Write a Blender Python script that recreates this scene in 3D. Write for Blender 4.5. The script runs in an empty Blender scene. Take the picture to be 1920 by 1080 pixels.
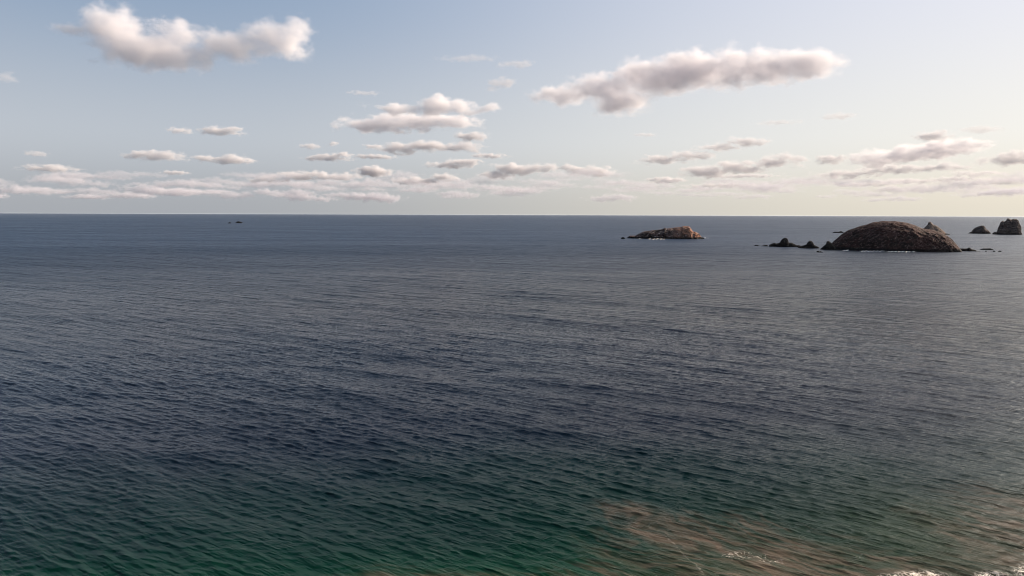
import bpy, math, random
import numpy as np
from mathutils import Matrix, Vector, noise as mn

R = math.radians
S = bpy.context.scene
C = S.collection

# ------------------------------------------------------------------ camera
CAM_H = 45.0
FPX = 1371.0                      # focal length in pixels of the 1920 px wide photograph
PITCH, ROLL = 5.74, 0.194
cam_data = bpy.data.cameras.new("camera")
cam = bpy.data.objects.new("camera", cam_data)
C.objects.link(cam)
cam_data.sensor_width = 36.0
cam_data.lens = 36.0 * FPX / 1920.0
cam_data.clip_start = 0.5
cam_data.clip_end = 200000.0
CAM_M = Matrix.Rotation(R(90 - PITCH), 4, 'X') @ Matrix.Rotation(R(ROLL), 4, 'Z')
cam.matrix_world = Matrix.Translation((0, 0, CAM_H)) @ CAM_M
cam.location = (0, 0, CAM_H)
S.camera = cam

# ------------------------------------------------------------------ exposure
S.view_settings.view_transform = 'Standard'
S.view_settings.look = 'None'
S.view_settings.gamma = 1.0
S.view_settings.exposure = 0.35
S.cycles.use_denoising = True
S.cycles.filter_width = 1.0
S.cycles.max_bounces = 26
S.cycles.volume_bounces = 14
S.cycles.diffuse_bounces = 2
S.cycles.glossy_bounces = 2
S.cycles.transmission_bounces = 2
S.cycles.transparent_max_bounces = 24
S.cycles.volume_max_steps = 200
S.cycles.volume_step_rate = 0.75

# ------------------------------------------------------------------ sun
SUN_AZ, SUN_EL = 62.0, 25.0       # degrees to the right of the view direction (+Y), above the horizon
sun_dir = Vector((math.sin(R(SUN_AZ)) * math.cos(R(SUN_EL)), math.cos(R(SUN_AZ)) * math.cos(R(SUN_EL)), math.sin(R(SUN_EL))))
sl = bpy.data.lights.new("sun", 'SUN')
sl.energy = 5.0
sl.angle = R(0.6)
sl.color = (1.0, 0.79, 0.60)
so = bpy.data.objects.new("sun", sl)
so.rotation_euler = sun_dir.to_track_quat('Z', 'Y').to_euler()
C.objects.link(so)


# ------------------------------------------------------------------ node helpers
class G:
    """tiny expression helper over a node tree"""
    def __init__(s, tree): s.t = tree
    def n(s, kind, **kw):
        x = s.t.nodes.new(kind)
        for k, v in kw.items(): setattr(x, k, v)
        return x
    def put(s, sock, v):
        if isinstance(v, bpy.types.NodeSocket): s.t.links.new(v, sock)
        elif isinstance(v, (tuple, list)) and len(v) == 3 and len(sock.default_value) == 4: sock.default_value = (*v, 1)
        else: sock.default_value = v
    def m(s, op, a, b=0.0, c=None, clamp=False):
        x = s.n('ShaderNodeMath', operation=op); x.use_clamp = clamp
        s.put(x.inputs[0], a); s.put(x.inputs[1], b)
        if c is not None: s.put(x.inputs[2], c)
        return x.outputs[0]
    def add(s, a, b): return s.m('ADD', a, b)
    def sub(s, a, b): return s.m('SUBTRACT', a, b)
    def mul(s, a, b): return s.m('MULTIPLY', a, b)
    def v(s, op, a, b=None, out=0):
        x = s.n('ShaderNodeVectorMath', operation=op)
        s.put(x.inputs[0], a)
        if b is not None: s.put(x.inputs[3 if op == 'SCALE' else 1], b)
        return x.outputs[out]
    def sm(s, x, lo, hi, a=0.0, b=1.0):           # smoothstep
        r = s.n('ShaderNodeMapRange', interpolation_type='SMOOTHSTEP')
        s.put(r.inputs[0], x); s.put(r.inputs[1], lo); s.put(r.inputs[2], hi); s.put(r.inputs[3], a); s.put(r.inputs[4], b)
        return r.outputs[0]
    def lin(s, x, lo, hi, a=0.0, b=1.0):
        r = s.n('ShaderNodeMapRange')
        s.put(r.inputs[0], x); s.put(r.inputs[1], lo); s.put(r.inputs[2], hi); s.put(r.inputs[3], a); s.put(r.inputs[4], b)
        return r.outputs[0]
    def mix(s, f, a, b, mode='MIX'):
        x = s.n('ShaderNodeMix', data_type='RGBA', blend_type=mode)
        s.put(x.inputs[0], f); s.put(x.inputs[6], a); s.put(x.inputs[7], b)
        return x.outputs[2]
    def noise(s, vec, scale, detail=4.0, rough=0.5, dist=0.0, color=False, typ='FBM', dims='3D'):
        x = s.n('ShaderNodeTexNoise', noise_dimensions=dims); x.noise_type = typ
        s.put(x.inputs['Vector'], vec); s.put(x.inputs['Scale'], scale); s.put(x.inputs['Detail'], detail)
        s.put(x.inputs['Roughness'], rough); s.put(x.inputs['Distortion'], dist)
        return x.outputs['Color' if color else 0]
    def comb(s, x, y, z=0.0):
        c = s.n('ShaderNodeCombineXYZ')
        s.put(c.inputs[0], x); s.put(c.inputs[1], y); s.put(c.inputs[2], z)
        return c.outputs[0]
    def sep(s, v):
        c = s.n('ShaderNodeSeparateXYZ'); s.put(c.inputs[0], v)
        return c.outputs


def ray(px, py):
    d = CAM_M.to_3x3() @ Vector(((px - 960) / FPX, -(py - 540) / FPX, -1.0))
    return d.normalized()

def azel(px, py):
    d = ray(px, py)
    return math.degrees(math.atan2(d.x, d.y)), math.degrees(math.asin(d.z))

def on_sea(px, py, z=0.0):
    d = ray(px, py)
    k = (z - CAM_H) / d.z
    return Vector((d.x * k, d.y * k, z))


# ------------------------------------------------------------------ sky
W = bpy.data.worlds.new("World"); S.world = W
W.use_nodes = True
wt = W.node_tree; wt.nodes.clear(); g = G(wt)
sky = g.n('ShaderNodeTexSky', sky_type='NISHITA')
sky.sun_disc = False
sky.sun_elevation = R(SUN_EL)
sky.sun_rotation = R(SUN_AZ)
sky.altitude = 0
sky.air_density = 1.0
sky.dust_density = 2.2
sky.ozone_density = 1.0
tc = g.n('ShaderNodeTexCoord')
D = g.v('NORMALIZE', tc.outputs['Generated'])
dx, dy, dz = g.sep(D)
EL = g.mul(g.m('ARCSINE', dz), 57.29578)
AZ = g.mul(g.m('ARCTAN2', dx, dy), 57.29578)

# humid sea air: paler and greyer low down than the clear-air model gives, warm towards the sun
SKYK = 0.085
skyc = g.v('SCALE', sky.outputs[0], SKYK)
to_sun = g.sm(g.v('DOT_PRODUCT', D, tuple(Vector((sun_dir.x, sun_dir.y, 0)).normalized()), out=1), -0.02, 0.99)
to_sun = g.m('POWER', to_sun, 1.35)
low = g.mix(to_sun, (0.325, 0.342, 0.370), (0.63, 0.595, 0.515))
middle = g.mix(to_sun, (0.415, 0.445, 0.490), (0.70, 0.69, 0.66))
high = g.mix(to_sun, (0.222, 0.300, 0.420), (0.64, 0.65, 0.72))
veil = g.mix(g.sm(EL, 0.0, 6.0), low, middle)
veil = g.mix(g.sm(EL, 4.0, 17.0), veil, high)
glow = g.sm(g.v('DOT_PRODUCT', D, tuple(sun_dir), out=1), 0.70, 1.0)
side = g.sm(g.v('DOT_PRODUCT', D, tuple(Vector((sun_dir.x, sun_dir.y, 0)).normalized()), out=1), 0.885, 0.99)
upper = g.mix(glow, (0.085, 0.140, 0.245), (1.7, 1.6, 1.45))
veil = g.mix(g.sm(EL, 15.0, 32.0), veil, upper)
veil = g.v('ADD', veil, g.v('SCALE', g.comb(1.0, 0.93, 0.82), g.sm(g.v('DOT_PRODUCT', D, tuple(sun_dir), out=1), 0.895, 1.0, 0.0, 11.0)))  # strong glow around the out-of-view sun, added to brighten the sea's sheen
veil = g.mix(side, veil, g.v('SCALE', veil, 2.2))  # extra sky brightness at the sun's bearing, added for the sea's reflection
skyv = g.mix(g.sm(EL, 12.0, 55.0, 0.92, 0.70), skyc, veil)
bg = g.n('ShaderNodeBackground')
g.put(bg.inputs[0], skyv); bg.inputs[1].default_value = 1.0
wo = g.n('ShaderNodeOutputWorld')
wt.links.new(bg.outputs[0], wo.inputs[0])
W.cycles.sampling_method = 'MANUAL'
W.cycles.sample_map_resolution = 512


# ------------------------------------------------------------------ things
def tag(o, label=None, cat=None, group=None, kind=None):
    if label: o['label'] = label
    if cat: o['category'] = cat
    if group: o['group'] = group
    if kind: o['kind'] = kind
    return o

def mat(name):
    m = bpy.data.materials.new(name); m.use_nodes = True
    m.node_tree.nodes.clear()
    return m, G(m.node_tree)

def mesh_grid(name, V, nu, nv, wrap_u=False):
    """V: (nu*nv,3) float array -> smooth shaded quad mesh"""
    i = np.arange(nu if wrap_u else nu - 1)[:, None]; j = np.arange(nv - 1)[None, :]
    i2 = (i + 1) % nu
    q = np.stack([i * nv + j, i2 * nv + j, i2 * nv + j + 1, i * nv + j + 1], -1).reshape(-1, 4)
    me = bpy.data.meshes.new(name)
    me.vertices.add(len(V)); me.vertices.foreach_set('co', V.astype(np.float32).ravel())
    me.loops.add(q.size); me.loops.foreach_set('vertex_index', q.ravel().astype(np.int32))
    me.polygons.add(len(q))
    me.polygons.foreach_set('loop_start', np.arange(0, q.size, 4, dtype=np.int32))
    me.polygons.foreach_set('use_smooth', np.ones(len(q), dtype=bool))
    me.update(calc_edges=True)
    return me


# ------------------------------------------------------------------ the sea
def wave_tile(seed, size, n, lo, hi, power, dirs):
    """height and horizontal displacement of one band of wind waves on a repeating tile"""
    rng = np.random.default_rng(seed)
    k = np.fft.fftfreq(n, size / n) * 2 * np.pi
    kx, ky = np.meshgrid(k, k, indexing='ij')
    kk = np.hypot(kx, ky); kk[0, 0] = 1
    lam = 2 * np.pi / kk
    band = np.clip((lam - lo * 0.8) / (lo * 0.35), 0, 1) * np.clip((hi * 1.2 - lam) / (hi * 0.35), 0, 1)
    th = np.arctan2(ky, kx)
    spread = sum(w * np.abs(np.cos((th - R(a)))) ** p for a, p, w in dirs)
    amp = kk ** (-power) * band * np.sqrt(spread)
    h = amp * (rng.normal(size=(n, n)) + 1j * rng.normal(size=(n, n)))
    H = np.fft.ifft2(h)
    sx = np.fft.ifft2(1j * kx * h); s = np.real(sx)
    norm = 1 / (np.sqrt((np.real(np.fft.ifft2(1j * kx * h)) ** 2 + np.real(np.fft.ifft2(1j * ky * h)) ** 2).mean()) + 1e-12)
    Dx = np.real(np.fft.ifft2(-1j * kx / kk * h)); Dy = np.real(np.fft.ifft2(-1j * ky / kk * h))
    return np.real(H) * norm, Dx * norm, Dy * norm       # scaled to unit rms slope

def sample(tile, size, x, y):
    n = tile.shape[0]
    u = (x / size % 1.0) * n; v = (y / size % 1.0) * n
    i = np.floor(u).astype(np.int32); j = np.floor(v).astype(np.int32)
    fu = u - i; fv = v - j; i %= n; j %= n; i2 = (i + 1) % n; j2 = (j + 1) % n
    return (tile[i, j] * (1 - fu) * (1 - fv) + tile[i2, j] * fu * (1 - fv) + tile[i, j2] * (1 - fu) * fv + tile[i2, j2] * fu * fv)

# wave normals: the main crests run down to the right, a weaker set crosses them
MAIN, CROSS = 55.0, 112.0
DIRS = [(MAIN, 70, 1.0), (MAIN + 16, 40, 0.42), (MAIN - 14, 40, 0.2), (CROSS, 30, 0.12), (80, 3, 0.035)]
BANDS = [  # seed, tile, n, shortest, longest, spectrum, rms slope
    (1, 47.0, 1024, 0.35, 1.0, 2.0, 0.12),
    (2, 127.0, 1024, 1.0, 3.0, 2.0, 0.17),
    (3, 431.0, 1024, 3.0, 9.0, 1.8, 0.056),
    (4, 1307.0, 1024, 9.0, 30.0, 1.8, 0.036),
    (5, 4700.0, 1024, 30.0, 110.0, 1.8, 0.016)]

def build_sea():
    # rings: even steps of viewing depression, so the near water has centimetres and the far water metres between vertices
    dep = np.concatenate([np.linspace(78, 30, 30)[:-1], np.linspace(30, 0.6, 760)[:-1], 0.6 * np.linspace(1, 0.02, 60) ** 1.6])
    r = CAM_H / np.tan(np.radians(dep)); r = np.minimum(r, 90000.0)
    r = np.unique(r)
    az = np.concatenate([np.linspace(-46, 46, 1700), np.linspace(46, 314, 190)[1:-1]])
    az = np.radians(az)
    nr, na = len(r), len(az)
    X = np.sin(az)[:, None] * r[None, :]; Y = np.cos(az)[:, None] * r[None, :]
    dr = np.gradient(r)[None, :] * np.ones((na, 1))
    daz = np.gradient(az)[:, None] * r[None, :]
    sp = np.maximum(dr * 0.8, daz)
    Z = np.zeros_like(X); OX = np.zeros_like(X); OY = np.zeros_like(X)
    for seed, size, n, lo, hi, p, slope in BANDS:
        h, ax, ay = wave_tile(seed, size, n, lo, hi, p, DIRS)
        mid = math.sqrt(lo * hi)
        w = np.clip((mid / sp - 0.9) / 1.2, 0, 1) * slope
        m = w > 0
        # a slow meander so no tile is seen to repeat
        xx = X[m] + 9 * np.sin(Y[m] / 210 + seed); yy = Y[m] + 7 * np.sin(X[m] / 170 + 2 * seed)
        gust = 0.85 + 0.2 * np.sin(xx / 47 + 1.3 * np.sin(yy / 31 + seed)) * np.sin(yy / 39 + 1.1 * np.sin(xx / 59))
        ww = w[m] * gust
        Z[m] += sample(h, size, xx, yy) * ww
        OX[m] -= sample(ax, size, xx, yy) * ww * 1.1
        OY[m] -= sample(ay, size, xx, yy) * ww * 1.1
    V = np.stack([X + OX, Y + OY, Z], -1).reshape(-1, 3)
    me = mesh_grid("sea", V, na, nr, wrap_u=True)
    o = bpy.data.objects.new("sea", me); C.objects.link(o)
    return tag(o, "dark blue rippled open sea, green and brown over the near shallows", None, None, 'structure')

def water_material():
    m, k = mat("sea_water")
    geo = k.n('ShaderNodeNewGeometry'); P = geo.outputs['Position']
    x, y, z = k.sep(P)
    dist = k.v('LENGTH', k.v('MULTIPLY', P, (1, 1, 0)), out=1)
    lo = k.noise(P, 0.03, 4, 0.55, color=True)
    warp = k.v('MULTIPLY', k.v('SUBTRACT', lo, (0.5, 0.5, 0.5)), (34, 34, 0))
    Pw = k.v('ADD', P, warp)
    fine = k.v('MULTIPLY', k.v('SUBTRACT', k.noise(P, 0.22, 5, 0.6, color=True), (0.5, 0.5, 0.5)), (9, 9, 0))
    soft = k.v('ADD', P, k.v('MULTIPLY', k.v('SUBTRACT', k.noise(P, 0.11, 5, 0.6, color=True), (0.5, 0.5, 0.5)), (16, 16, 0)))
    Pf = k.v('ADD', Pw, fine)
    wx, wy, _ = k.sep(Pw)
    # shelf: water turns from deep blue to green to olive as the sandy bottom rises towards the beach
    shore = k.add(wy, k.mul(wx, -0.16))
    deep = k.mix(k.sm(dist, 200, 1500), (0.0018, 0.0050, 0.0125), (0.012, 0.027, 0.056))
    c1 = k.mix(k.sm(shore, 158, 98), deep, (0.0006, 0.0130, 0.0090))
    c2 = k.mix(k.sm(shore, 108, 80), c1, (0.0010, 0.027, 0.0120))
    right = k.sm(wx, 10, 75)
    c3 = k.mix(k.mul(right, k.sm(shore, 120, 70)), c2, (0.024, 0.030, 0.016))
    # stirred-up sand clouds
    def patch(px, py, rx, ry, ang=0.0, src=None):
        src = src or soft
        c = on_sea(px, py)
        v = k.v('SUBTRACT', src, tuple(c))
        vr = k.n('ShaderNodeVectorRotate', rotation_type='Z_AXIS'); k.put(vr.inputs['Vector'], v); vr.inputs['Angle'].default_value = R(ang)
        return k.v('LENGTH', k.v('MULTIPLY', vr.outputs[0], (1 / rx, 1 / ry, 0)), out=1)
    ds = None
    for a in [(1190, 962, 6, 3.5, 40), (1245, 1008, 6, 4, 50), (1330, 1020, 9, 5, 30), (1410, 1040, 15, 9, 15), (1480, 1065, 14, 5, 10), (1300, 1090, 12, 6, 0), (1620, 1085, 14, 5, 20),
              (1900, 1020, 9, 10, 30), (1780, 1085, 14, 5, 10), (1990, 985, 12, 12, 30), (900, 1112, 16, 4, 0)]:
        d = patch(*a)
        ds = d if ds is None else k.m('SMOOTH_MIN', ds, d, 0.5)
    sr = k.n('ShaderNodeVectorRotate', rotation_type='Z_AXIS'); k.put(sr.inputs['Vector'], Pw); sr.inputs['Angle'].default_value = R(38)
    sand_n = k.noise(k.v('MULTIPLY', sr.outputs[0], (0.30, 1.5, 1)), 0.40, 7, 0.62, 0.8)
    sand = k.sm(k.add(ds, k.mul(k.sub(sand_n, 0.5), 2.0)), 1.7, -0.2)
    c4 = k.mix(k.mul(sand, 0.66), c3, k.mix(k.sm(sand_n, 0.35, 0.65, 1.0, 0.0), (0.034, 0.034, 0.020), (0.125, 0.084, 0.060)))
    # lacy foam
    def lace(scale, width, warpamt):
        vv = k.v('ADD', P, k.v('SCALE', k.v('SUBTRACT', k.noise(P, 0.9, 4, 0.6, color=True), (0.5, 0.5, 0.5)), warpamt))
        t = k.n('ShaderNodeTexVoronoi', feature='DISTANCE_TO_EDGE'); k.put(t.inputs['Vector'], k.v('MULTIPLY', vv, (1, 0.6, 0))); t.inputs['Scale'].default_value = scale
        return k.sm(t.outputs[0], width, 0.0)
    l1 = lace(0.85, 0.062, 2.4); l2 = lace(1.7, 0.07, 1.8)
    fm = None
    for a in [(1745, 1083, 3.4, 1.9, 0), (1868, 1086, 2.2, 1.7, 0), (1950, 1078, 3, 2, 0), (1700, 1090, 3, 2, 0)]:
        d = patch(*a, src=k.v('ADD', P, k.v('SCALE', fine, 0.25)))
        fm = d if fm is None else k.m('MINIMUM', fm, d)
    foam = k.mul(k.sm(fm, 1.25, 0.6), k.m('MAXIMUM', l1, l2))
    fw = None
    for a in [(1385, 1042, 3.2, 1.6, 0), (1440, 1048, 2.4, 1.5, 20)]:
        d = patch(*a, src=k.v('ADD', P, k.v('SCALE', fine, 0.3)))
        fw = d if fw is None else k.m('MINIMUM', fw, d)
    foam2 = k.mul(k.mul(k.sm(fw, 1.2, 0.3), l2), k.sm(k.noise(P, 1.5, 3, 0.6), 0.42, 0.6))
    a0, a1 = on_sea(1248, 1003), on_sea(1322, 1085)
    mid = (a0 + a1) / 2; ln = (a1 - a0).length / 2; an = math.degrees(math.atan2((a1 - a0).y, (a1 - a0).x))
    v = k.v('SUBTRACT', k.v('ADD', P, k.v('SCALE', fine, 0.16)), tuple(mid))
    vr = k.n('ShaderNodeVectorRotate', rotation_type='Z_AXIS'); k.put(vr.inputs['Vector'], v); vr.inputs['Angle'].default_value = -R(an)
    lx, ly, _ = k.sep(vr.outputs[0])
    line = k.mul(k.sm(k.m('ABSOLUTE', ly), 0.24, 0.03), k.sm(k.m('ABSOLUTE', lx), ln, ln * 0.85))
    line = k.mul(line, k.sm(k.noise(P, 2.2, 4, 0.7), 0.46, 0.62))
    foam = k.m('MINIMUM', k.add(k.add(foam, k.mul(foam2, 0.6)), k.mul(line, 0.16)), 1.0)
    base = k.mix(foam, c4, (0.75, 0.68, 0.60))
    # fine ripples below the size of the modelled waves; wind streaks change how rough they are
    streak = k.noise(k.v('MULTIPLY', P, (0.0011, 0.0075, 0)), 1.0, 5, 0.6)
    streak2 = k.noise(k.v('MULTIPLY', P, (0.0035, 0.016, 0)), 1.0, 4, 0.6)
    rough0 = k.sm(dist, 60, 950, 0.07, 0.38)
    rough = k.add(rough0, k.mul(k.sub(k.add(streak, k.mul(streak2, 0.6)), 0.8), 0.22))
    rough = k.m('MAXIMUM', k.add(rough, k.mul(foam, 0.5)), 0.04)
    rot = k.n('ShaderNodeVectorRotate', rotation_type='Z_AXIS'); k.put(rot.inputs['Vector'], P); rot.inputs['Angle'].default_value = -R(MAIN)
    rp = k.v('MULTIPLY', rot.outputs[0], (1.0, 0.17, 0.0))
    b1 = k.noise(rp, 3.4, 4, 0.55, 0.4)
    b2 = k.noise(rp, 0.95, 4, 0.55, 0.3)
    b3 = k.noise(rp, 0.20, 5, 0.6)
    hgt = k.add(k.mul(b1, k.sm(dist, 300, 120, 0.0, 0.11)), k.mul(b2, k.sm(dist, 900, 200, 0.9, 0.30)))
    b4 = k.noise(rp, 0.055, 5, 0.62)
    b5 = k.noise(rp, 0.016, 5, 0.62)
    hgt = k.add(hgt, k.add(k.mul(b4, k.sm(dist, 250, 900, 0.0, 9.0)), k.mul(b5, k.sm(dist, 700, 2500, 0.0, 26.0))))
    hgt = k.add(hgt, k.mul(b3, k.sm(dist, 120, 500, 0.0, 4.2)))
    bump = k.n('ShaderNodeBump'); bump.inputs['Strength'].default_value = 1.0; bump.inputs['Distance'].default_value = 1.0
    k.put(bump.inputs['Height'], hgt)
    p = k.n('ShaderNodeBsdfPrincipled')
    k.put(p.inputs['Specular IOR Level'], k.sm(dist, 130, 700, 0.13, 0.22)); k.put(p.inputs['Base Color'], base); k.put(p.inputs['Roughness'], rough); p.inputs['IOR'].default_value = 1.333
    m.node_tree.links.new(bump.outputs[0], p.inputs['Normal'])
    out = k.n('ShaderNodeOutputMaterial'); m.node_tree.links.new(p.outputs[0], out.inputs[0])
    return m

sea = build_sea()
sea.data.materials.append(water_material())


# ------------------------------------------------------------------ rock materials
def rock_material(name, dark, mid, pale, pale_amt, scale=1.0, warm=None, warm_x=None, wet=2.2, strata=0.0, lean=35.0):
    m, k = mat(name)
    tcn = k.n('ShaderNodeTexCoord'); P = tcn.outputs['Object']
    geo = k.n('ShaderNodeNewGeometry'); z = k.sep(geo.outputs['Position'])[2]
    n_big = k.noise(P, 0.045 * scale, 4, 0.6)
    n_mid = k.noise(P, 0.22 * scale, 6, 0.65)
    rot = k.n('ShaderNodeVectorRotate', rotation_type='Y_AXIS'); k.put(rot.inputs['Vector'], P); rot.inputs['Angle'].default_value = R(lean)
    st = k.noise(k.v('MULTIPLY', rot.outputs[0], (0.10, 0.2, 0.60)), scale, 6, 0.68)
    c = k.mix(k.sm(k.add(k.mul(n_mid, 0.6), k.mul(n_big, 0.5)), 0.47, 0.63), dark, mid)
    c = k.mix(k.sm(st, 0.50, 0.66, 0.0, 0.65), c, mid)
    sp = k.noise(P, 0.5 * scale, 5, 0.75)
    c = k.mix(k.mul(k.sm(k.add(k.mul(sp, 0.6), k.mul(st, 0.5)), 0.575, 0.66), pale_amt), c, pale)
    if strata:
        sz = k.noise(k.v('MULTIPLY', P, (0.03, 0.03, 0.55)), scale, 4, 0.6)
        c = k.mix(k.sm(sz, 0.45, 0.62, 0.0, strata), c, k.mix(0.5, mid, pale))
    if warm:
        ox = k.sep(P)[0]
        w = k.sm(k.add(ox, k.mul(k.sub(n_mid, 0.5), 55.0)), warm_x[0], warm_x[1])
        c = k.mix(k.mul(w, k.sm(n_mid, 0.34, 0.6)), c, k.mix(k.sm(sp, 0.42, 0.62), warm, (warm[0] * 1.7, warm[1] * 1.8, warm[2] * 1.9)))
    c = k.mix(k.sm(k.add(z, k.mul(k.sub(n_mid, 0.5), 3.0)), wet + 1.2, wet - 0.8), c, (0.010, 0.009, 0.009))
    bump = k.n('ShaderNodeBump'); bump.inputs['Strength'].default_value = 1.0; bump.inputs['Distance'].default_value = 0.55
    k.put(bump.inputs['Height'], k.add(k.mul(n_mid, 1.0), k.add(k.mul(sp, 0.6), k.mul(st, 1.3))))
    p = k.n('ShaderNodeBsdfPrincipled')
    k.put(p.inputs['Base Color'], c); p.inputs['Roughness'].default_value = 0.88
    p.inputs['Specular IOR Level'].default_value = 0.04
    m.node_tree.links.new(bump.outputs[0], p.inputs['Normal'])
    out = k.n('ShaderNodeOutputMaterial'); m.node_tree.links.new(p.outputs[0], out.inputs[0])
    return m

M_DOME = rock_material("dome_rock", (0.016, 0.010, 0.009), (0.046, 0.020, 0.017), (0.26, 0.175, 0.155), 0.75, 1.3, wet=3.4)
M_DARK = rock_material("dark_sea_rock", (0.008, 0.0075, 0.0075), (0.022, 0.019, 0.018), (0.07, 0.06, 0.055), 0.4, 2.0, wet=4.0)
M_STACK = rock_material("stack_rock", (0.026, 0.020, 0.019), (0.075, 0.052, 0.047), (0.20, 0.16, 0.14), 0.6, 0.9, wet=3.2, strata=0.45, lean=5)
M_PEAK = rock_material("peak_rock", (0.06, 0.048, 0.042), (0.19, 0.135, 0.105), (0.38, 0.29, 0.22), 0.7, 0.9, wet=3.0, lean=-40)
M_ISLET = rock_material("islet_rock", (0.014, 0.010, 0.010), (0.095, 0.055, 0.047), (0.50, 0.42, 0.385), 0.9, 0.7,
                        warm=(0.21, 0.100, 0.060), warm_x=(0, 40), wet=3.4, lean=20)


# ------------------------------------------------------------------ rocks, each a closed solid standing on the sea bed
def make_rock(name, pts, base_y, material, label, cat, group=None, depth=0.55, power=2.2, rough=0.035, seed=0, nu=None, nv=None,
              lean=0.0, plan=2.0, detail=1.0):
    """pts: skyline of the rock (photo pixels, left to right); base_y: its waterline. The skyline is set at the rock's own
    distance and real size; the body gets a rounded plan and a sloping front and back."""
    front = on_sea((pts[0][0] + pts[-1][0]) / 2, base_y)
    dist0 = math.hypot(front.x, front.y)
    width = (pts[-1][0] - pts[0][0]) / FPX * dist0
    half = width * depth * 0.5
    mid_dir = Vector((front.x, front.y, 0)).normalized()
    ctr = front + mid_dir * half
    side = Vector((mid_dir.y, -mid_dir.x, 0))
    prof = []
    for px, py in pts:
        d = ray(px, py); t = (ctr.x * mid_dir.x + ctr.y * mid_dir.y) / (d.x * mid_dir.x + d.y * mid_dir.y)
        q = Vector((0, 0, CAM_H)) + d * t
        prof.append(((q - ctr).dot(side), max(q.z, 0.25)))
    s = np.array([a for a, _ in prof]); h = np.array([b for _, b in prof])
    s0, s1 = s[0] - 0.01 * width, s[-1] + 0.01 * width
    nu = nu or int(min(420, max(40, width * 2.2))); nv = nv or int(min(260, max(28, 2 * half * 2.2 + 20)))
    u = np.linspace(0, 1, nu); ss = s0 + (s1 - s0) * u
    hh = np.interp(ss, s, h, left=0.0, right=0.0); hh[0] = hh[-1] = -2.0
    hmax = max(h)
    V = np.zeros((nu, nv, 3))
    rnd = random.Random(seed); off = Vector((rnd.uniform(-90, 90), rnd.uniform(-90, 90), rnd.uniform(-90, 90)))
    c = (ss - (s0 + s1) / 2) / ((s1 - s0) / 2)
    pl = (1 - np.abs(c) ** plan * 0.97) ** (1 / plan)
    t = np.linspace(-1, 1, nv); t = np.sign(t) * np.abs(t) ** 0.8
    f = (1 - np.abs(t) ** power) ** (1 / 1.7)
    for i in range(nu):
        prev_top = hh[i]
        dd = half * pl[i]
        for j in range(nv):
            zz = prev_top * f[j] if prev_top > 0 else prev_top
            zz = zz - 2.5 * abs(t[j]) ** 6
            V[i, j] = (ss[i], dd * t[j] + lean * zz, zz)
    # rock relief: broad buttresses, then blocks, then fine rubble
    A = rough * hmax + 0.12
    L = max(hmax, 5.0)
    out = np.zeros((nu * nv, 3))
    q = 0
    for i in range(nu):
        for j in range(nv):
            a = V[i, j]; v = Vector(a)
            f1 = mn.fractal((v + off) * (1.6 / L), 1.0, 2.1, 3)
            rdg = mn.ridged_multi_fractal((v + off) * (3.4 / L), 0.8, 2.1, 4, 1.0, 2.0) - 1.2
            f3 = mn.fractal((v - off) * (11.0 / L), 0.9, 2.1, 3)
            n = (f1 * 1.6 - rdg * 0.55 * detail + f3 * 0.4 * detail) * A
            k = min(1.0, abs(t[j]) * 1.3 + 0.25)
            yn = 1.0 if t[j] > 0 else -1.0
            edge = min(1.0, 6 * (1 - abs(c[i])))
            loc = ctr + side * (a[0] + 0.25 * n * (1 if c[i] > 0 else -1) * abs(c[i])) + mid_dir * (a[1] + yn * n * k * 1.2)
            z = a[2] + n * (0.28 + 0.3 * (1 - f[j])) * edge * (1 if a[2] > 0.5 else 0.3)
            out[q] = (loc.x - ctr.x, loc.y - ctr.y, z); q += 1
    me = mesh_grid(name, out, nu, nv)
    o = bpy.data.objects.new(name, me); o.location = (ctr.x, ctr.y, 0); C.objects.link(o)
    me.materials.append(material)
    tag(o, label, cat, group)
    return o

make_rock('island', [(1556, 468), (1560, 457.5), (1564.7, 452), (1572, 445), (1581, 437), (1593.4, 429.5), (1614.6, 423.4), (1639, 417), (1658, 414.6),
                     (1678, 414.6), (1696, 417.8), (1711, 421.5), (1729, 428), (1749, 430.5), (1764, 435.5), (1777.7, 443), (1787, 452), (1799, 466), (1802, 470)], 472.3, M_DOME,
          'large dark brown dome shaped island, the biggest and most rounded one', 'island', depth=0.62, power=2.0, rough=0.038, seed=9)
make_rock('sea_rock', [(1538, 466.5), (1545, 461), (1549, 457.5), (1550, 452.5), (1554, 451.8), (1558, 454.5), (1562, 458), (1569, 467)], 468.5, M_DARK,
          "black knob of rock touching the dome island's left foot", 'rock', 'small dark rocks around the dome island', depth=0.8, seed=5)
make_rock('sea_rock', [(1442, 459.6), (1445.6, 457.7), (1452.7, 455.3), (1456, 456.7), (1462.5, 454.8), (1465, 449.7), (1470, 445.8), (1474.7, 446), (1477.5, 448.8),
                       (1479, 454.8), (1484, 454.6), (1489.7, 457.7), (1493.4, 460), (1499, 459.8), (1501, 461)], 463.2, M_DARK,
          'black rock with a tall rounded horn on a broad low shelf', 'rock', 'small dark rocks around the dome island', depth=0.4, power=3, seed=6)
make_rock('sea_rock', [(1496, 463), (1503.8, 460.5), (1512, 458.6), (1514, 454.8), (1517.3, 451.4), (1521.6, 452), (1524.8, 455.3), (1526.7, 459.5), (1532.8, 461.9),
                       (1536.6, 464.7)], 465.6, M_DARK,
          'black pointed rock between the horned rock and the dome island', 'rock', 'small dark rocks around the dome island', depth=0.5, power=3, seed=7)
make_rock('sea_rock', [(1414, 460.3), (1416, 459.0), (1420, 459.0), (1423.5, 460.5)], 461.0, M_DARK,
          'tiny flat black rock, leftmost of the row left of the dome island', 'rock', 'small dark rocks around the dome island', depth=0.8, power=3, seed=8)
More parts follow.
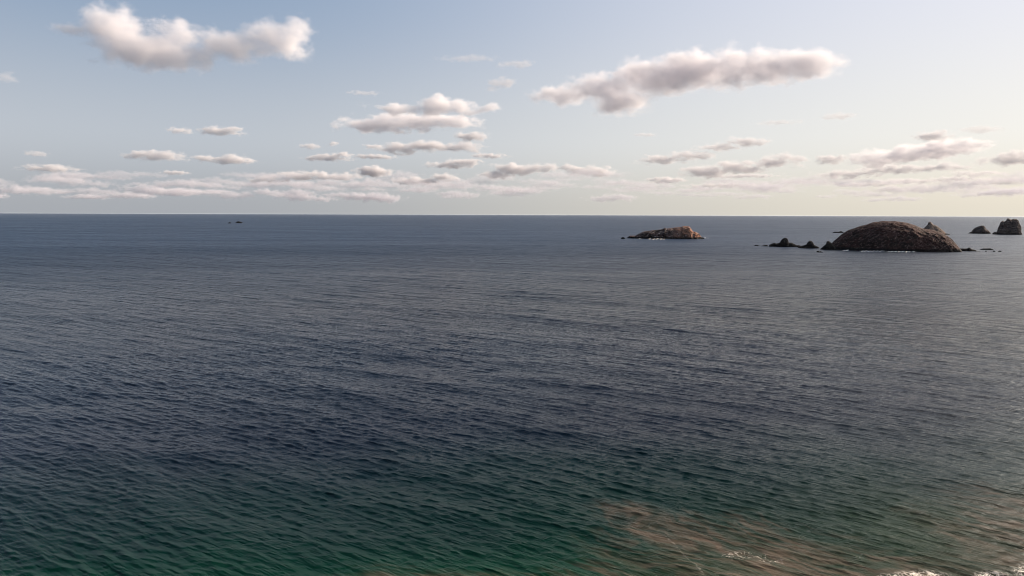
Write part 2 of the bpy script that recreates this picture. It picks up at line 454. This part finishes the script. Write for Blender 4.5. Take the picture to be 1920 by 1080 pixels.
make_rock('sea_rock', [(1427, 461.2), (1432, 459.8), (1438, 458.9), (1440.5, 461.2)], 461.9, M_DARK,
          'small wedge of black rock just left of the horned rock', 'rock', 'small dark rocks around the dome island', depth=0.7, power=3, seed=9)
make_rock('sea_rock', [(1530.5, 472.3), (1532.5, 470.3), (1535, 470.6), (1536.5, 471.7), (1538.5, 470.9), (1541, 472), (1543.5, 472.8)], 473.2, M_DARK,
          "small twin-humped black rock in front of the dome island's left foot", 'rock', 'small dark rocks around the dome island', depth=0.7, power=3, seed=10)
make_rock('sea_rock', [(1561, 435.8), (1566, 434.2), (1572, 434.8), (1577, 433.1), (1582, 435.8)], 436.8, M_DARK,
          "low dark reef farther out behind the dome island's left shoulder", 'rock', depth=0.6, power=3, seed=11)
make_rock('sea_rock', [(1796, 466.5), (1800, 465.8), (1807, 466), (1813.6, 465.9), (1817.5, 463.8), (1820, 465.5), (1823, 467.4), (1828.6, 468.6), (1831, 470.4), (1838, 471)], 471.6, M_DARK,
          "ragged low spit of dark rock running right from the dome island's foot", 'rock', 'small dark rocks around the dome island', depth=0.5, power=3, seed=12)
make_rock('sea_rock', [(1836.5, 468), (1843.5, 465.8), (1850, 465.9), (1857, 465.5), (1863, 468)], 468.7, M_DARK,
          'long flat black reef right of the rocky spit', 'rock', 'small dark rocks around the dome island', depth=0.35, power=3, seed=13)
for px, w_, lb, sd in ((1848.5, 2.0, 'leftmost of the three tiny rocks below the long flat reef', 14), (1863.7, 2.8, 'middle of the three tiny rocks below the long flat reef', 15),
                       (1874.5, 3.6, 'rightmost of the three tiny rocks below the long flat reef', 16)):
    make_rock('sea_rock', [(px - w_, 471.3), (px - w_ * 0.3, 470.1), (px + w_ * 0.5, 470.3), (px + w_, 471.3)], 471.9, M_DARK, lb, 'rock',
              'small dark rocks around the dome island', depth=0.8, power=3, seed=sd)
make_rock('rock_islet', [(1722, 438.8), (1727, 433), (1731, 428.7), (1739, 421), (1741.3, 415.9), (1744.7, 415.9), (1750.5, 421), (1756.6, 423.4), (1765.6, 430), (1774.7, 437.6),
                         (1781, 439)], 440.2, M_PEAK,
          'pale pointed rock peak showing behind the dome island’s right shoulder', 'islet', depth=0.7, power=1.6, rough=0.05, seed=17)
make_rock('sea_stack', [(1816, 436.8), (1821.5, 434.5), (1824.6, 429.6), (1830, 426), (1840.4, 422.7), (1845, 423.2), (1847.8, 426.5), (1848.6, 429.6), (1853, 432),
                        (1857, 435.5), (1858, 437)], 438.2, M_STACK,
          'smaller grey brown hump of rock left of the tall square stack', 'sea stack', 'rock stacks at the right edge', depth=0.7, power=2.6, rough=0.04, seed=18)
make_rock('sea_stack', [(1861, 437.5), (1864, 435), (1869.5, 434.7), (1871, 428.8), (1873.4, 423.3), (1876.5, 416.2), (1880.5, 413.9), (1882.8, 415.8), (1886.8, 413.5),
                        (1888, 410), (1891, 409.6), (1896.2, 411.7), (1901, 410.3), (1906.4, 410.6), (1910.4, 413.9), (1911.6, 421), (1914.7, 425), (1914.9, 435),
                        (1917, 438.5)], 440.0, M_STACK,
          'tall blocky steep sided rock stack with a notched top, farthest right', 'sea stack', 'rock stacks at the right edge', depth=0.8, power=4.5, rough=0.045, seed=19)
make_rock('rock_islet', [(1175, 446.9), (1181.7, 441.7), (1191, 442.2), (1198, 438), (1207.7, 433.9), (1223, 431.8), (1239, 430.2), (1244, 428.4), (1246, 426.3), (1250.4, 428.4),
                         (1260, 427.3), (1275.4, 425.5), (1280.6, 424.2), (1292, 424.5), (1296, 430.2), (1299.4, 434.9), (1302.5, 434.9), (1311, 438), (1315, 444.8),
                         (1320, 446.5)], 448.3, M_ISLET,
          'low orange and pink streaked rocky islet standing alone in open water', 'islet', depth=0.5, power=2.2, rough=0.06, seed=20)
make_rock('sea_rock', [(1164, 447), (1167, 444.6), (1169, 444.4), (1172.5, 447)], 447.9, M_DARK,
          'small black rock just off the left tip of the orange islet', 'rock', depth=0.8, power=3, seed=21)
make_rock('sea_rock', [(441, 417.8), (444.8, 415.6), (447, 414.4), (449, 415.4), (452, 415.9), (455, 417.6)], 418.2, M_DARK,
          'larger of the far dark rocks near the horizon on the left', 'rock', 'far rocks on the left', depth=0.6, power=3, seed=22)
make_rock('sea_rock', [(427.5, 418.4), (430, 416.6), (432, 416.8), (433.5, 418.2)], 418.8, M_DARK,
          'smaller far dark rock near the horizon, left of its larger neighbour', 'rock', 'far rocks on the left', depth=0.8, power=3, seed=23)


# ------------------------------------------------------------------ surf breaking at the foot of the rocks
def foam_strip(name, runs, label):
    """runs: (px0, px1, py, width in metres) broken scraps of white water lying just on the sea"""
    m = bpy.data.materials.get("white_water")
    if not m:
        m, k = mat("white_water")
        p = k.n('ShaderNodeBsdfPrincipled'); k.put(p.inputs['Base Color'], (0.72, 0.70, 0.68)); p.inputs['Roughness'].default_value = 0.8
        tcn = k.n('ShaderNodeTexCoord')
        tr = k.n('ShaderNodeBsdfTransparent'); mx = k.n('ShaderNodeMixShader')
        k.put(mx.inputs[0], k.sm(k.noise(tcn.outputs['Object'], 0.35, 4, 0.6), 0.34, 0.54))
        m.node_tree.links.new(tr.outputs[0], mx.inputs[1]); m.node_tree.links.new(p.outputs[0], mx.inputs[2])
        out = k.n('ShaderNodeOutputMaterial'); m.node_tree.links.new(mx.outputs[0], out.inputs[0])
    vs, fs = [], []
    for x0, x1, py, w in runs:
        n = max(6, int((x1 - x0) * 1.5)); b = len(vs)
        for i in range(n + 1):
            px = x0 + (x1 - x0) * i / n
            c = on_sea(px, py + 0.25 * math.sin(px * 0.9) + 0.2 * math.sin(px * 0.37 + 1), 0.35)
            d = Vector((c.x, c.y, 0)).normalized()
            ww = w * (0.15 + abs(math.sin(math.pi * i / n)) ** 0.5 * (0.55 + 0.45 * mn.noise(Vector((px * 0.5, py, 0)))))
            vs += [c - d * ww, c + Vector((0, 0, 0.9)), c + d * ww]
        for i in range(n):
            a = b + i * 3
            fs += [(a, a + 3, a + 4, a + 1), (a + 1, a + 4, a + 5, a + 2)]
    o0 = Vector((vs[0].x, vs[0].y, 0))
    me = bpy.data.meshes.new(name); me.from_pydata([v - o0 for v in vs], [], fs); me.update()
    me.materials.append(m)
    o = bpy.data.objects.new(name, me); o.location = o0; C.objects.link(o)
    return tag(o, label, 'foam', None, 'stuff')

foam_strip('surf_foam', [(1612, 1662, 471.4, 7), (1664, 1682, 472.4, 6), (1683, 1716, 472.5, 6), (1749, 1790, 471.4, 6), (1580, 1592, 470.0, 5)],
           "thin broken line of white surf along the dome island's foot")
foam_strip('surf_foam', [(1198, 1203, 448.3, 6), (1216, 1246, 448.5, 7), (1300, 1316, 447.6, 8), (1320, 1323, 446.2, 9), (1327, 1329, 446.5, 6)],
           'white surf along the foot and right tip of the orange islet')


# ------------------------------------------------------------------ clouds: real volumes 1.25 km up, lit by the sun and the sky
def make_cloud(blobs, label, group=None, seed=0, dens=1.0, amp=1.5, alt=1250.0, far=None, tint=None):
    """blobs: (px, py, half width, half height) of the cloud's lobes as seen in the photograph"""
    cx = sum(b[0] for b in blobs) / len(blobs); cy = max(b[1] for b in blobs)
    d = ray(cx, cy)
    t = min((alt - CAM_H) / max(d.z, 1e-4), far or 1e9)
    ctr = Vector((0, 0, CAM_H)) + d * t
    mpp = t / FPX
    big = max(b[3] for b in blobs) > 24
    tint = tint or (0.925 if big else 0.91 if max(b[3] for b in blobs) > 13 else 0.80)
    fw = Vector((d.x, d.y, 0)).normalized(); side = Vector((fw.y, -fw.x, 0))
    m, k = mat('cloud')
    P = k.n('ShaderNodeTexCoord').outputs['Object']
    els = []
    for px, py, rx, ry in blobs:
        dd = ray(px, py); tt = ctr.dot(fw) / dd.dot(fw)
        q = Vector((0, 0, CAM_H)) + dd * tt - ctr
        els.append((q.dot(side), 0.0, q.z, rx * mpp, (max(rx * 0.6, ry) * 0.8 if big else ry * 1.5) * mpp, ry * mpp))
    R0 = max(e[5] for e in els)
    air = 1.0 if big else 0.55          # distance haze put into the density: smaller clouds thinned so sky shows through
    Ps = k.v('ADD', P, (seed * 1731.0, seed * 377.0, seed * 91.0))
    w = k.v('SUBTRACT', k.noise(Ps, (0.9 if big else 0.45) / R0, 3, 0.55, color=True), (0.5, 0.5, 0.5))
    Pw = k.v('ADD', P, k.v('MULTIPLY', w, (R0 * 1.5, R0 * 1.2, R0 * 0.8) if big else (R0 * 5, R0, R0 * 2.0)))
    cur = None
    for x, y, z, a_, b_, c_ in els:
        l = k.v('LENGTH', k.v('MULTIPLY', k.v('SUBTRACT', Pw, (x, y, z)), (1 / a_, 1 / b_, 1 / c_)), out=1)
        cur = l if cur is None else k.m('SMOOTH_MIN', cur, l, 0.3)
    n = k.sub(k.noise(k.v('MULTIPLY', Ps, (0.8, 1, 1.25) if big else (0.5, 0.6, 1.1)), (1.9 if big else 1.15) / R0, 7, 0.66 if big else 0.68), 0.5)
    f = k.add(k.sub(1.0, cur), k.mul(n, amp * 1.25 if big else amp * 1.7))
    den = k.mul(k.sm(f, 0.0, 0.55), (2.3 if big else 2.2) * dens * air / R0)
    pv = k.n('ShaderNodeVolumePrincipled')
    k.put(pv.inputs['Color'], (tint, tint * 0.975, tint * (1.03 if tint < 0.78 else 0.985))); k.put(pv.inputs['Density'], den); pv.inputs['Anisotropy'].default_value = 0.0
    out = k.n('ShaderNodeOutputMaterial'); m.node_tree.links.new(pv.outputs[0], out.inputs['Volume'])
    ex = 1.0 if big else 1.6
    x0 = min(e[0] - e[3] for e in els) - R0 * ex; x1 = max(e[0] + e[3] for e in els) + R0 * ex
    z0 = min(e[2] - e[5] for e in els) - R0 * .8; z1 = max(e[2] + e[5] for e in els) + R0 * .8
    yy = max(e[4] for e in els) + R0 * .5
    # the air the cloud sits in: a rounded box
    nu, nv = 24, 13
    V = np.zeros((nu, nv, 3)); 
    for i in range(nu):
        for j in range(nv):
            th = 2 * math.pi * i / nu; ph = math.pi * (j / (nv - 1) - 0.5)
            p = Vector((math.cos(th) * math.cos(ph), math.sin(th) * math.cos(ph), math.sin(ph)))
            p /= max(abs(p.x), abs(p.y), abs(p.z)) ** 0.9
            V[i, j] = (p.x * (x1 - x0) / 2 * 1.02 + (x0 + x1) / 2, p.y * yy, p.z * (z1 - z0) / 2 + (z0 + z1) / 2)
    me = mesh_grid('cloud', V.reshape(-1, 3), nu, nv, wrap_u=True)
    me.materials.append(m)
    o = bpy.data.objects.new('cloud', me); C.objects.link(o)
    o.location = ctr; o.rotation_euler = (0, 0, math.atan2(side.y, side.x))
    return tag(o, label, 'cloud', group)

GC = 'small clouds low over the sea'
CL = [
    ([(215, 55, 58, 42), (330, 66, 46, 28), (285, 98, 95, 32), (380, 112, 34, 24), (430, 86, 66, 30), (505, 75, 60, 32), (550, 72, 34, 40), (135, 52, 36, 13), (180, 50, 30, 25)],
     'big soft cream cloud with a trailing right wing, highest on the left', None, 1, 0.75, 1.5),
    ([(1165, 192, 62, 28), (1050, 178, 62, 20), (1125, 165, 70, 30), (1200, 140, 60, 30), (1290, 132, 100, 34), (1370, 128, 70, 38), (1450, 126, 80, 32), (1510, 122, 66, 28), (1240, 158, 80, 24)],
     'longest cream cloud with a flat grey base, stretching across the upper right', None, 2, 1.0, 1.5),
    ([(700, 234, 72, 17), (790, 230, 90, 16), (860, 228, 44, 14)], 'flat based grey and cream cloud layer just under the three-domed cloud', 'stacked clouds left of centre', 3, 1.0, 1.6),
    ([(822, 200, 34, 20), (745, 205, 58, 13), (870, 200, 30, 15), (905, 203, 34, 8)], 'puffy cloud with three bright domes, topmost of the stacked clouds', 'stacked clouds left of centre', 4, 1.0, 1.5),
    ([(745, 279, 45, 10), (800, 275, 55, 12), (860, 276, 46, 10)], 'long thin cream topped cloud, third down in the stack left of centre', 'stacked clouds left of centre', 5, 1.0, 1.6),
    ([(885, 257, 34, 10)], 'small puff at the upper right end of the long thin third cloud', 'stacked clouds left of centre', 6, 0.9, 1.4),
    ([(412, 246, 40, 7), (435, 242, 18, 6)], 'small grey sliver of cloud alone in the left middle sky', GC, 7, 0.7, 1.5),
    ([(338, 245, 22, 6)], 'tiny grey shred of cloud just left of the grey sliver', GC, 8, 0.5, 1.6),
    ([(290, 293, 52, 9), (265, 291, 24, 6)], 'grey cloud lens below and left of the grey sliver', GC, 9, 0.8, 1.6),
    ([(435, 301, 42, 9), (385, 297, 32, 6)], 'small pale cloud straight below the grey sliver', GC, 10, 0.9, 1.6),
    ([(615, 296, 46, 7), (640, 290, 22, 6)], 'flat grey cloud bar left of the stacked clouds, lowest of its neighbours', GC, 11, 0.8, 1.6),
    ([(703, 294, 40, 5), (700, 274, 18, 4)], 'thin grey bar tucked under the left end of the long thin third cloud', GC, 12, 0.8, 1.6),
    ([(92, 316, 42, 7)], 'small grey cloud near the left edge above the low bank', GC, 13, 0.7, 1.6),
    ([(583, 274, 20, 5)], 'tiny flat shred left of the stacked clouds', GC, 14, 0.5, 1.5),
    ([(625, 270, 9, 5)], 'tiniest round wisp left of the stacked clouds', GC, 15, 0.5, 1.4),
    ([(917, 292, 36, 5)], 'thin grey bar below the right end of the stacked clouds', GC, 16, 0.8, 1.6),
    ([(845, 309, 54, 8), (870, 304, 36, 8)], 'long grey cloud right under the stacked clouds', GC, 17, 0.9, 1.6),
    ([(698, 322, 36, 10)], 'bright little dome of cloud under the left side of the stack', GC, 18, 1.2, 1.4),
    ([(560, 330, 40, 10), (620, 330, 60, 8), (500, 335, 40, 7)], 'low cloud with a bright left dome in the bank left of centre', GC, 19, 1.0, 1.6),
    ([(780, 339, 55, 8), (830, 333, 30, 8)], 'low grey cloud of the bank below the stacked clouds', GC, 20, 1.0, 1.6),
    ([(965, 318, 50, 11), (1010, 315, 40, 9), (930, 328, 40, 8)], 'low cream topped cloud of the bank at the middle of the picture', GC, 21, 1.0, 1.6),
    ([(1110, 322, 50, 11), (1075, 316, 40, 8)], 'low cloud of the bank just right of the middle of the picture', GC, 22, 1.0, 1.6),
    ([(1240, 300, 50, 9), (1300, 292, 46, 9), (1350, 276, 40, 8), (1400, 266, 40, 9)], 'slanting grey cloud streak rising right, above the orange islet', GC, 23, 0.8, 1.7),
    ([(1320, 322, 50, 12), (1380, 314, 60, 11), (1450, 305, 50, 11), (1480, 298, 26, 10)], 'grey blue cloud slanting up right between islet and dome island', GC, 24, 1.0, 1.7),
    ([(1250, 338, 45, 7)], 'thin low cloud right above the orange islet', GC, 25, 0.9, 1.6),
    ([(1390, 330, 80, 5), (1350, 348, 70, 5)], 'thin double streak of cloud low between islet and dome island', GC, 26, 0.7, 1.7),
    ([(1640, 300, 60, 11), (1700, 292, 70, 14), (1770, 275, 60, 13), (1730, 288, 60, 13), (1820, 268, 34, 10)], 'large grey blue slanting cloud with white edges above the dome island', None, 27, 1.1, 1.7),
    ([(1745, 255, 34, 9)], 'small bright puff on top of the large slanting cloud', GC, 28, 0.9, 1.5),
    ([(1560, 299, 34, 9)], 'small cream cloud off the left tip of the large slanting cloud', GC, 29, 0.8, 1.5),
    ([(1590, 327, 60, 8), (1680, 318, 70, 8), (1760, 314, 60, 7)], 'second cloud layer under the large slanting cloud, grey along its base', GC, 30, 0.9, 1.7),
    ([(1620, 346, 60, 5), (1700, 340, 70, 5), (1790, 336, 50, 5)], 'thin lowest cloud layer above the dome island', GC, 31, 0.7, 1.7),
    ([(1895, 300, 40, 11), (1920, 292, 30, 10)], 'cream cloud cut by the right edge', GC, 32, 0.9, 1.6),
    ([(1880, 340, 60, 7), (1830, 326, 40, 6)], 'faint low cloud near the right edge above the square stack', GC, 33, 0.7, 1.7),
    ([(1840, 243, 30, 8)], 'faint white puff high above the rock stacks', GC, 34, 0.35, 1.5),
    ([(1575, 218, 32, 7)], 'faint lone puff between the longest cloud and the large slanting cloud', GC, 35, 0.35, 1.6),
    ([(1460, 230, 44, 5)], 'faint thin wisp below the right half of the longest cloud', GC, 36, 0.22, 1.7),
    ([(945, 155, 26, 9), (925, 165, 18, 6)], 'faint diagonal wisp left of the longest cloud', GC, 37, 0.3, 1.6),
    ([(880, 109, 60, 6), (968, 121, 34, 8)], 'very faint long wisp high between the two biggest clouds', GC, 38, 0.2, 1.7),
    ([(680, 174, 34, 5)], 'very faint wisp above the stacked clouds', GC, 39, 0.2, 1.6),
    ([(68, 288, 20, 5)], 'faint wisp near the left edge', GC, 40, 0.3, 1.6),
    ([(12, 146, 18, 10)], 'faint blurred wisp high at the left edge', GC, 41, 0.15, 1.6),
    ([(328, 324, 26, 4)], 'thin grey shred over the low bank on the left', GC, 42, 0.6, 1.6),
    ([(1210, 253, 22, 4)], 'faint tiny wisp high above the orange islet', GC, 43, 0.25, 1.6),
]
for blobs, lb, gr, sd, dn, am in CL:
    make_cloud(blobs, lb, gr, sd, dn, am)

# the hazy bank: many small clouds 20 to 45 km out
rnd = random.Random(12)
BANK = 'faint clouds of the bank along the horizon'
ZONES = [(160, 'near the left edge'), (320, 'left of the far dark rocks'), (520, 'above the far dark rocks'), (700, 'just right of the far dark rocks'),
         (860, 'below the stacked clouds'), (1000, "at the picture's middle"), (1160, 'left of the orange islet'), (1330, 'above the orange islet'),
         (1440, 'right of the orange islet'), (1560, 'above the horned rock'), (1700, "above the dome island's left half"),
         (1810, "above the dome island's right half"), (9999, 'above the rock stacks')]
def bank_label(px, py):
    tier = 'faint upper' if py < 341 else 'pale middle' if py < 349 else 'hazy lower middle' if py < 358 else 'very faint lowest'
    return '%s horizon bank cloud, %s' % (tier, next(n for x, n in ZONES if px < x))
protos = []
for i in range(7):
    px = 330 + i * 180; n = rnd.randint(2, 4)
    bl = [(px + rnd.uniform(-38, 38), 346 + rnd.uniform(-4, 4), rnd.uniform(26, 52), rnd.uniform(5, 9)) for _ in range(n)]
    protos.append(make_cloud(bl, 'long broken grey cloud of the horizon bank, ' + next(n for x, n in ZONES if px < x), BANK, 60 + i, 0.33, 1.6, alt=1100.0, tint=0.74))
for i in range(116):
    src = rnd.choice(protos)
    o = src.copy(); C.objects.link(o)
    px = -40 + i * 17.5 + rnd.uniform(-25, 25); py = rnd.choice((rnd.uniform(324, 345), rnd.uniform(338, 360), rnd.uniform(352, 374)))
    if px > 1150: py = max(py, 338 + rnd.uniform(0, 10))
    d = ray(px, py); t = rnd.uniform(900, 1150) / max(d.z, 0.012)
    c = Vector((0, 0, CAM_H)) + d * t
    k0 = (c - cam.location).length / (src.location - cam.location).length * rnd.uniform(0.5, 0.95)
    o.location = c; o.scale = (k0 * rnd.choice((-1, 1)) * rnd.uniform(0.7, 1.2), k0, k0 * rnd.uniform(0.8, 1.25))
    o.rotation_euler = (0, 0, -math.atan2(d.x, d.y))
    o['label'] = bank_label(px, py)


# ------------------------------------------------------------------ sea haze: one even layer of damp air over the water
hm, k = mat('haze')
pv = k.n('ShaderNodeVolumePrincipled'); k.put(pv.inputs['Color'], (0.86, 0.92, 1.0)); pv.inputs['Density'].default_value = 3.0e-6; pv.inputs['Anisotropy'].default_value = 0.2
ho = k.n('ShaderNodeOutputMaterial'); hm.node_tree.links.new(pv.outputs[0], ho.inputs['Volume'])
hv = [(x, y, z) for x in (-91000, 91000) for y in (-91000, 91000) for z in (-14, 46.5)]
hme = bpy.data.meshes.new('haze'); hme.from_pydata(hv, [], [(0, 1, 3, 2), (4, 6, 7, 5), (0, 4, 5, 1), (2, 3, 7, 6), (0, 2, 6, 4), (1, 5, 7, 3)]); hme.update()
hme.materials.append(hm)
hz = bpy.data.objects.new('haze', hme); C.objects.link(hz)
tag(hz, 'thin pale haze lying over the whole sea', None, None, 'stuff')
